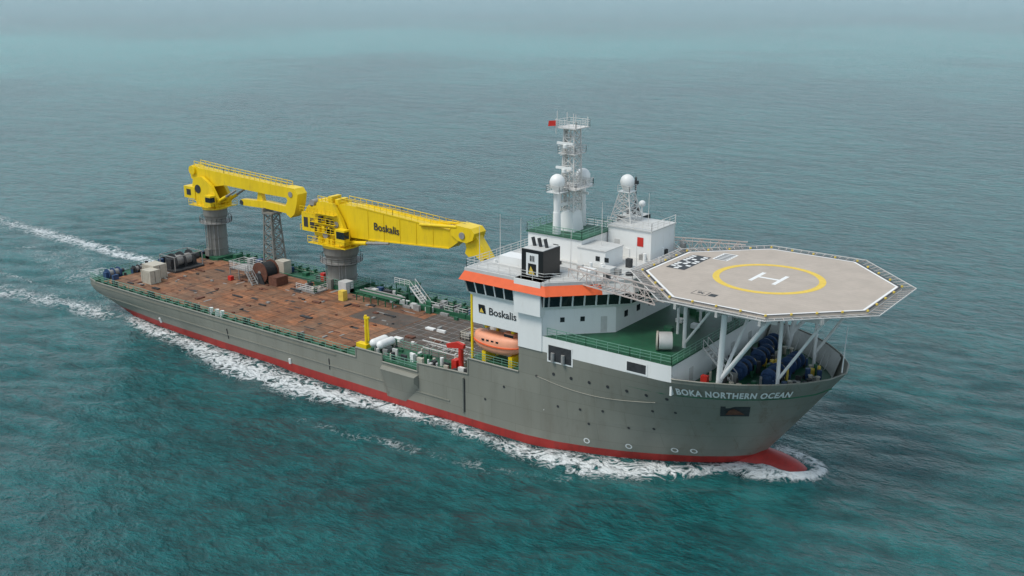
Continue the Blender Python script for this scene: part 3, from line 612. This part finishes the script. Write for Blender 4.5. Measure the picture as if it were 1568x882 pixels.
for a,b in (((5.2,-1.4),(9.4,-1.4)),((9.4,-1.4),(9.4,4.6)),((9.4,4.6),(5.2,4.6)),((5.2,4.6),(5.2,-1.4))): bar('tugger_winch','roll_frame','steel',(*a,8.2),(*b,8.2),.09)
g='cable_reel';cyl(g,'drum','rustbrown',(26.6,3.4,7.2),(26.6,6.0,7.2),1.25,n=24)
for y in (3.3,6.0): cyl(g,'flange','rustbrown',(26.6,y-.08,7.2),(26.6,y+.08,7.2),1.85,n=28);cyl(g,'hub','steel',(26.6,y-.16,7.2),(26.6,y+.16,7.2),.35,n=12)
for k in range(12): cyl(g,'cable_layer','dark',(26.6,3.5+k*.2,7.2),(26.6,3.6+k*.2,7.2),1.6,n=24)
for y in (3.0,6.35): prof(g,'cradle','dark',[(25.2,5.36),(28,5.36),(27,7.2),(26.2,7.2)],y-.1,y+.1)
box(g,'cable_bin','rustbrown',28.6,30.6,3.4,6,5.36,6.9)
g='work_platform'
box(g,'grating','steel',19.6,24.6,2.4,5.8,7.2,7.3)
for x in (19.7,22,24.5):
    for y in (2.5,5.7): bar(g,'leg','steel',(x,y,5.36),(x,y,7.2),.1)
rail(g,'lattice_white',[(19.6,2.4,7.3),(24.6,2.4,7.3),(24.6,5.8,7.3),(19.6,5.8,7.3),(19.6,2.4,7.3)],1.1,1.2,.04)
stairs(g,'steel',(27,1.8,5.4),(24.4,2.6,7.2),1,6);box(g,'skid','red',20.5,21.3,1.2,1.9,5.36,6.1)
for x,y in ((18.6,7.2),(19.6,7.4),(25,8)): cyl(g,'drum','beige',(x,y,5.36),(x,y,6.4),.4)
g='equipment_skid'
box(g,'frame','steel',34.6,39.0,4.2,7.2,5.36,5.6);
for k in range(16):
    x=random.uniform(34.6,38.4);y=random.uniform(4.2,6.6);box(g,'component',random.choice(('steel','beige','dark','green')),x,x+random.uniform(.3,1),y,y+random.uniform(.3,.8),5.6,5.6+random.uniform(.2,.9))
rail(g,'lattice_white',[(34.6,4.2,5.6),(39,4.2,5.6),(39,7.2,5.6)],1.0,1.1,.04)
box('ship','control_box','heliyellow',44.6,45.7,4.2,5.2,5.36,7.0);box('ship','crane_access_house','roof_grey',41.4,43.2,7.4,9.2,5.36,7.3);box('ship','control_box','red',35.5,36.3,9.0,9.7,5.2,7.4)
box('ship','crane_foundation','green',34.6,43.2,8.3,13.2,5.2,6.0);rail('ship','rail_green',[(34.6,8.4,6),(43.2,8.4,6),(43.2,13,6)],1.1,1.2,.04)
box('ship','crane_foundation','green',2.8,8.6,8.6,13,5.2,5.8)
stairs('ship','lattice_white',(59.2,9.9,5.3),(55.2,10.6,8.2),1.2,9)
box('ship','port_platform','green',52.0,55.2,9.9,12.8,8.1,8.2)
for x in (52.2,55):
    for y in (10,12.7): bar('ship','port_platform','green',(x,y,5.2),(x,y,8.1),.1)
rail('ship','lattice_white',[(52,9.9,8.2),(55.2,9.9,8.2)],1,1.1,.04)
g='pipe_rack'
for i in range(6): 
    for y in (6.0,9.0): bar(g,'post','green',(47+i*1.6,y,5.3),(47+i*1.6,y,6.5),.1)
    bar(g,'beam','green',(47+i*1.6,6,6.5),(47+i*1.6,9,6.5),.1)
for i in range(5): cyl(g,'pipe',random.choice(('steel','green')),(46.5,6.3+i*.55,6.7),(55.5,6.3+i*.55,6.7),.14,n=8)
for i in range(44):
    x=random.uniform(46,84);y=random.uniform(7.4,12.0);box('ship','port_locker',random.choice(('green','steel','white','dark','green','roof_grey')),x,x+random.uniform(.4,1.6),y,y+random.uniform(.3,.9),5.2,5.2+random.uniform(.5,1.5))
for i in range(9): rail('ship','lattice_white',[(60+i*2.8,9.6,5.4),(61.8+i*2.8,9.6,5.4),(61.8+i*2.8,11.5,5.4)],1.2,.9,.04)
g='post_crane';cyl(g,'post','yellow',(64.8,-10.2,5.2),(64.8,-10.2,10.4),.24,.2,n=12);box(g,'foot','yellow',63.2,65.2,-10.7,-9.7,5.2,6.1);cyl(g,'arm','yellow',(65.2,-10.2,10.0),(65.3,-10.2,6.6),.13,n=8);box(g,'head','yellow',64.6,65.4,-10.4,-10.0,9.9,10.2)
box('ship','starboard_platform','green',66.2,86,-13.4,-8.2,5.2,6.0)
rail('ship','rail_green',[(66.4,-8.3,6),(78,-8.3,6)],1.1,1.3,.04);rail('ship','rail_green',[(71.2,-13.3,5.9),(77.4,-13.3,5.9)],1.1,1.3,.04)
for x in (67.6,68.9): cyl('storage_tank','shell','white',(x,-11.6,7.2),(x,-9.4,7.2),.6,n=18);sphere('storage_tank','end','white',(x,-11.6,7.2),.6);sphere('storage_tank','end','white',(x,-9.4,7.2),.6)
box('storage_tank','saddle','steel',67,69.6,-11,-10,6,6.7)
for i in range(60):
    x=random.uniform(67,85);y=random.uniform(-12.8,-8.6);h=random.uniform(.3,1.2);m=random.choice(('white','steel','green','roof_grey','dark','beige'))
    if random.random()<.6: box('ship','deck_locker',m,x,x+random.uniform(.2,1.0),y,y+random.uniform(.2,.7),6.0,6.0+h)
    else: cyl('ship','deck_vent',m,(x,y,6),(x,y,6+h),random.uniform(.12,.3),n=10)
for i in range(8): bar('accommodation_ladder','frame','steel',(75.2+i*1.1,-9.6,7.6),(75.2+i*1.1,-8.2,7.6),.08)
for y in (-9.6,-8.2):
    for z in (7.6,8.6): bar('accommodation_ladder','frame','lattice_white',(75,y,z),(83,y,z),.08)
    for i in range(7): bar('accommodation_ladder','frame','lattice_pink',(75.2+i*1.1,y,7.6),(76.3+i*1.1,y,8.6),.05)
for x in (75.5,82.5): bar('accommodation_ladder','leg','steel',(x,-8.9,6),(x,-8.9,7.6),.12)
g='rescue_boat_crane'
cyl(g,'column','red',(82.6,-10.6,6),(82.6,-10.6,9.2),.36,n=12);prof(g,'arm','red',[(80.4,9.0),(83.2,9.4),(83.2,9.9),(82,10.1),(80.2,9.5)],-10.85,-10.35);box(g,'motor','red',81.4,82.2,-11.2,-10.1,6,7.6)
for i in range(26):
    x=random.uniform(64,84);y=random.uniform(-6.5,5);box('ship','loose_cargo',random.choice(('steel','dark','beige','white','rustbrown')),x,x+random.uniform(.4,1.6),y,y+random.uniform(.3,1.0),5.34,5.34+random.uniform(.1,.7))
g='deck_basket'
for i in range(3):
    x=73+i*2.3;rail(g,'beige',[(x,1,5.4),(x+1.8,1,5.4),(x+1.8,3.6,5.4),(x,3.6,5.4),(x,1,5.4)],1.1,.9,.06);box(g,'contents','orange' if i==1 else 'steel',x+.2,x+1.6,1.3,3.2,5.4,6.1)
for z in (9,12): rail('ship','rail_green',[(85.6,-9.5,z),(85.6,9.5,z)],1,1.5,.04);box('ship','aft_gallery','green',85.6,87,-9.8,9.8,z-.1,z)
stairs('ship','yellow',(84,-8.6,6),(86.8,-8.6,9),1,7)
bar('ship','aft_pillar','yellow',(86.4,-12.9,9.5),(86.4,-12.9,18.3),.18)
for i,(x,y) in enumerate(((119.2,-2.2),(119.2,3.0),(123.0,-2.4),(123.2,2.8),(118.2,7.5))):
    winch('anchor_windlass'+('' if i==0 else '.%03d'%i),x,y,11.3,1.15,('blue','dark','heliyellow'))
for i in range(90):
    x=random.uniform(116.5,127.0);y=random.uniform(-1,1)*max(.5,hb(x,11.4)-2.2);h=random.uniform(.3,1.5);m=random.choice(('dark','blue','green','heliyellow','steel','dark','dark','beige'))
    (box('ship','bow_fitting',m,x,x+random.uniform(.2,.8),y,y+random.uniform(.2,.8),11.3,11.3+h) if random.random()<.5 else cyl('ship','bow_fitting',m,(x,y,11.3),(x,y,11.3+h),random.uniform(.12,.35),n=10))
for x,y in ((125.8,-3.2),(125.8,3.2),(120.6,-7.6),(120.6,7.6),(127.0,0)): bollard(x,y,11.3,'beige')
stairs('ship','lattice_white',(119.4,-5.2,11.4),(115.5,-5.2,15),1.2,11)
cyl('ship','jackstaff','white',(130.2,0,13.4),(130.4,0,19.0),.09,.05,n=6)
box('ship','red_cabinet','red',117,117.8,-9.2,-8.6,11.3,12.9)
for i in range(10):
    x=random.uniform(106,114);y=random.uniform(-4,11);box('ship','foredeck_locker',random.choice(('white','green','steel')),x,x+.9,y,y+.8,14.97,14.97+random.uniform(.3,1))

# ------------------------------------------------------------------ build meshes
parents={}
for (g,p,m),(V,Fc) in STORE.items():
    if g not in parents:
        e=bpy.data.objects.new('offshore_supply_ship' if g=='ship' else g,None);COL.objects.link(e);parents[g]=e
    me=bpy.data.meshes.new(p);me.from_pydata(V,[],Fc);me.materials.append(MATS[m]);me.validate();me.shade_smooth();me.set_sharp_from_angle(angle=rad(38))
    o=bpy.data.objects.new(p,me);COL.objects.link(o);o.parent=parents[g]

# ------------------------------------------------------------------ sea
def axis(lo,hi,step,far):
    a=list(np.arange(lo,hi+.01,step));s=step;x=hi
    while x<far: s*=1.16;x+=s;a.append(x)
    s=step;x=lo
    while x>-far: s*=1.16;x-=s;a.insert(0,x)
    return np.array(a)
ax=axis(-90,165,.9,9000);ay=axis(-85,70,.9,9000)
GX,GY=np.meshgrid(ax,ay)
def g_(d,s): return np.exp(-(d/s)**2)
HBx=np.array([-5,0]+list(np.arange(2,121,2))+[122,125,127.5,128]);HBy=np.array([9,9]+[hb(x,0) for x in np.arange(2,121,2)]+[2.6,2.4,1.2,0])
hbw=np.interp(GX,HBx,HBy)
ds=-GY-hbw
dp=GY-hbw
do=np.abs(GY)-hbw
inx=np.clip((GX-5)/8,0,1)*np.clip((131-GX)/6,0,1)
foam=np.zeros_like(GX)
xk=[10,30,45,60,72,84,95,105,115,122,127]
c=np.interp(GX,xk,[1.5,2.8,4.4,4.4,1.8,1.6,2.6,4.6,3.8,2.2,1.2])
w=np.interp(GX,xk,[2.4,3.6,5.0,4.8,2.5,1.8,2.8,4.4,3.7,2.2,1.4])
amp=np.interp(GX,[5,14,30,45,60,72,84,95,105,115,124,128.5,129.5],[.46,.76,.76,.84,.88,.88,.70,.76,.84,.88,.94,.88,0])
foam=np.maximum(foam,amp*g_(ds-c*.8,w*.95)*(ds>-1.5)*(GX<129.5))
foam=np.maximum(foam,np.interp(GX,[5,128],[.6,.85])*g_(dp-c*.8,w)*(dp>-1.5)*(GX<129.5)*(GX>5))
rb=np.hypot(GX-125.2,GY);foam=np.maximum(foam,1.0*g_(rb-3.2,1.15))
foam=np.maximum(foam,.46*g_(ds-8-.10*(104-GX),2.6)*((GX>66)&(GX<106)))
bx=np.clip(-GX,0,None);wk=(GX<9)
yc=np.interp(-GX,[0,20,80,200],[-1,0,9,30])
foam=np.maximum(foam,wk*(.60*np.exp(-bx/110))*g_(GY-yc,12+bx*.03))
foam=np.maximum(foam,wk*(.86*np.exp(-bx/260))*g_(GY-(12+.03*bx),2.8+.025*bx))
foam=np.maximum(foam,wk*(.74*np.exp(-bx/90))*g_(GY+(13.5+.12*bx),4.2+.07*bx))
foam*=np.clip((250-np.abs(GX))/50,0,1)
turb=np.clip(np.exp(-(np.clip(do,0,None)/11)**2)*inx*.9+(GX<12)*np.exp(-bx/160)*g_(GY-yc,16+.04*bx),0,1)
H=np.zeros_like(GX);rs=np.random.RandomState(3)
edge=np.minimum.reduce([GX+90,165-GX,GY+85,70-GY]);fade=np.clip(edge/45,0,1)
for k in range(26):
    lam=rs.uniform(4,13);th=rad(115)+rs.normal(0,.5);kk=2*math.pi/lam;H+=.0022*lam*np.sin(kk*(GX*math.cos(th)+GY*math.sin(th))+rs.uniform(0,6.3))
H*=fade
H+=.5*g_(rb-3.3,1.3)*(GX>118)+.4*g_(ds-c*.7,w*.6)*(GX>80)*(GX<128)
ny,nx=GX.shape
vs=np.stack([GX,GY,H],-1).reshape(-1,3)
idx=np.arange(ny*nx).reshape(ny,nx);q=np.stack([idx[:-1,:-1],idx[:-1,1:],idx[1:,1:],idx[1:,:-1]],-1).reshape(-1,4)
me=bpy.data.meshes.new('sea');me.from_pydata(vs.tolist(),[],q.tolist());me.shade_smooth()
for nm,arr in (('foam',foam),('turb',turb)):
    at=me.attributes.new(nm,'FLOAT','POINT');at.data.foreach_set('value',arr.reshape(-1).astype(np.float32))
sea=bpy.data.objects.new('sea',me);COL.objects.link(sea)
m=bpy.data.materials.new('sea_water');m.use_nodes=True;nt=m.node_tree;N=nt.nodes;L=nt.links;N.clear()
out=N.new('ShaderNodeOutputMaterial');pb=N.new('ShaderNodeBsdfPrincipled');L.new(pb.outputs[0],out.inputs[0])
tc=N.new('ShaderNodeTexCoord')
def mapping(rot,sc):
    a=N.new('ShaderNodeMapping');a.inputs['Rotation'].default_value=(0,0,rot);a.inputs['Scale'].default_value=sc;L.new(tc.outputs['Object'],a.inputs[0]);return a
def noi(scale,det,rough,mp,dist=0):
    a=N.new('ShaderNodeTexNoise');a.inputs['Scale'].default_value=scale;a.inputs['Detail'].default_value=det;a.inputs['Roughness'].default_value=rough;a.inputs['Distortion'].default_value=dist;L.new(mp.outputs[0],a.inputs['Vector']);return a
def math_(op,a,b=None,c=None):
    n=N.new('ShaderNodeMath');n.operation=op
    for i,v in enumerate((a,b,c)):
        if v is None: continue
        if isinstance(v,(int,float)): n.inputs[i].default_value=v
        else: L.new(v,n.inputs[i])
    return n.outputs[0]
def smooth(v,a,b,lo=0,hi=1):
    n=N.new('ShaderNodeMapRange');n.interpolation_type='SMOOTHSTEP';n.inputs['From Min'].default_value=a;n.inputs['From Max'].default_value=b;n.inputs['To Min'].default_value=lo;n.inputs['To Max'].default_value=hi;L.new(v,n.inputs['Value']);return n.outputs[0]
def mixc(f,a,b,mode='MIX'):
    n=N.new('ShaderNodeMix');n.data_type='RGBA';n.blend_type=mode
    if isinstance(f,(int,float)): n.inputs[0].default_value=f
    else: L.new(f,n.inputs[0])
    for i,v in ((6,a),(7,b)):
        if isinstance(v,tuple): n.inputs[i].default_value=(*v,1)
        else: L.new(v,n.inputs[i])
    return n.outputs[2]
rw=rad(-35)
mw=mapping(rw,(1,1.9,1));m1=mapping(0,(1,1,1));m2=mapping(rw,(1,2.2,1))
w1=noi(.33,5,.62,mw,.3);w2=noi(1.3,4,.6,m2,.3);w3=noi(.07,3,.55,mw,.2)
big=noi(.006,3,.55,m1);med=noi(.03,4,.6,mw)
col=mixc(smooth(big.outputs[0],.35,.65),(.0012,.060,.066),(.003,.092,.094))
col=mixc(math_('MULTIPLY',smooth(med.outputs[0],.42,.68),.4),col,(.006,.125,.122))
# scattered light on crests, darker troughs, painted into the water colour
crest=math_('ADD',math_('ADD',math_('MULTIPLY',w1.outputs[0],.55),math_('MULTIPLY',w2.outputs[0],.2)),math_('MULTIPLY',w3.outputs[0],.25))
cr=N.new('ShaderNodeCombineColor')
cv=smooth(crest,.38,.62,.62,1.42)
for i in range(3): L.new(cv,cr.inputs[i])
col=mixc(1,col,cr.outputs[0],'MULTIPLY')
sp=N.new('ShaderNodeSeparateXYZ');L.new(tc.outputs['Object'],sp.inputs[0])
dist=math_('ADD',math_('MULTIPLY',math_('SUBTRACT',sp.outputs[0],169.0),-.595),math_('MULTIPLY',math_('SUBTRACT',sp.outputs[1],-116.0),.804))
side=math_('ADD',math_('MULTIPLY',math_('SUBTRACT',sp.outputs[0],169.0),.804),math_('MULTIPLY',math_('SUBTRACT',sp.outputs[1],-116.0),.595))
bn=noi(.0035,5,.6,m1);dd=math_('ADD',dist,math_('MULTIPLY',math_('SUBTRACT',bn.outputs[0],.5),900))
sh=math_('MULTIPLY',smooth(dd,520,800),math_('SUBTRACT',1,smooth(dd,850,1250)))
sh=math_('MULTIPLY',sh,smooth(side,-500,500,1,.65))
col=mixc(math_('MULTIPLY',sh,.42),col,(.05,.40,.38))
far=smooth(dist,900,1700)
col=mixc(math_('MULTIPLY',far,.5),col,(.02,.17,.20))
tb=N.new('ShaderNodeAttribute');tb.attribute_name='turb';fa=N.new('ShaderNodeAttribute');fa.attribute_name='foam'
tn=noi(.25,5,.6,m1,.8)
col=mixc(math_('MULTIPLY',math_('MULTIPLY',tb.outputs['Fac'],smooth(tn.outputs[0],.35,.7)),.7),col,(.03,.21,.21))
f1=noi(.5,7,.62,m1,1.2);f2=noi(2.0,6,.65,m1,.8);f3=noi(.12,4,.55,m1,.6)
rid=math_('SUBTRACT',1,math_('MULTIPLY',math_('ABSOLUTE',math_('SUBTRACT',f1.outputs[0],.5)),6.5))
fn=math_('ADD',math_('ADD',math_('MULTIPLY',rid,.55),math_('MULTIPLY',f2.outputs[0],.5)),math_('MULTIPLY',math_('SUBTRACT',f3.outputs[0],.5),.7))
thr=math_('SUBTRACT',1.12,fa.outputs['Fac'])
fm=math_('DIVIDE',math_('SUBTRACT',fn,thr),.30)
cl=N.new('ShaderNodeClamp');L.new(fm,cl.inputs[0])
fmask=math_('MULTIPLY',cl.outputs[0],smooth(fa.outputs['Fac'],.05,.25))
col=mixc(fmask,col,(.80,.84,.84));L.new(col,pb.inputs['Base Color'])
L.new(math_('ADD',math_('MULTIPLY',fmask,.6),.10),pb.inputs['Roughness'])
pb.inputs['IOR'].default_value=1.333;pb.inputs['Specular IOR Level'].default_value=.42
hh=math_('ADD',math_('ADD',math_('MULTIPLY',w1.outputs[0],1.35),math_('MULTIPLY',w2.outputs[0],.50)),math_('ADD',math_('MULTIPLY',w3.outputs[0],1.6),math_('MULTIPLY',fmask,.2)))
bp=N.new('ShaderNodeBump');bp.inputs['Strength'].default_value=1;bp.inputs['Distance'].default_value=1.05;L.new(hh,bp.inputs['Height']);L.new(bp.outputs[0],pb.inputs['Normal'])
me.materials.append(m)

# ------------------------------------------------------------------ light : thin high overcast, brightest low over the horizon
EL=rad(58);AZs=math.radians(-120)
sd=Vector((math.cos(AZs)*math.cos(EL),math.sin(AZs)*math.cos(EL),math.sin(EL)))
w=bpy.data.worlds.new('World');scene.world=w;w.use_nodes=True;nt=w.node_tree;N=nt.nodes;L=nt.links
sky=N.new('ShaderNodeTexSky');sky.sky_type='NISHITA';sky.sun_disc=False;sky.sun_elevation=EL;sky.sun_rotation=math.atan2(sd.x,sd.y);sky.air_density=1.0;sky.dust_density=2.0;sky.ozone_density=2.0
tc=N.new('ShaderNodeTexCoord');sp=N.new('ShaderNodeSeparateXYZ');L.new(tc.outputs['Generated'],sp.inputs[0])
cn=N.new('ShaderNodeTexNoise');cn.inputs['Scale'].default_value=3;cn.inputs['Detail'].default_value=4
mp=N.new('ShaderNodeMapping');mp.inputs['Scale'].default_value=(1,1,3);L.new(tc.outputs['Generated'],mp.inputs[0]);L.new(mp.outputs[0],cn.inputs['Vector'])
mr=smooth(math_('ADD',sp.outputs[2],math_('MULTIPLY',math_('SUBTRACT',cn.outputs[0],.5),.35)),.0,.75)
cloud=mixc(mr,(7.0,8.8,9.9),(4.2,5.0,5.8))
fin=mixc(.72,sky.outputs[0],cloud)
bg=N['Background'];L.new(fin,bg.inputs[0]);bg.inputs[1].default_value=.12
sl=bpy.data.lights.new('sun','SUN');sl.energy=2.3;sl.angle=rad(22);sl.color=(1,.955,.88);so=bpy.data.objects.new('sun',sl);COL.objects.link(so);so.rotation_euler=(-sd).to_track_quat('-Z','Y').to_euler()
scene.view_settings.view_transform='Standard';scene.view_settings.look='None';scene.view_settings.exposure=0
# ------------------------------------------------------------------ camera
cd=bpy.data.cameras.new('camera');cam=bpy.data.objects.new('camera',cd);COL.objects.link(cam)
cd.sensor_width=36;cd.lens=36*1669.8/1568;cd.clip_end=20000;cd.clip_start=1
az=rad(126.52);pt=rad(16.5);Fv=Vector((math.cos(az)*math.cos(pt),math.sin(az)*math.cos(pt),-math.sin(pt)))
cam.location=(169.454,-116.48,58.184);cam.rotation_euler=Fv.to_track_quat('-Z','Y').to_euler()
scene.camera=cam
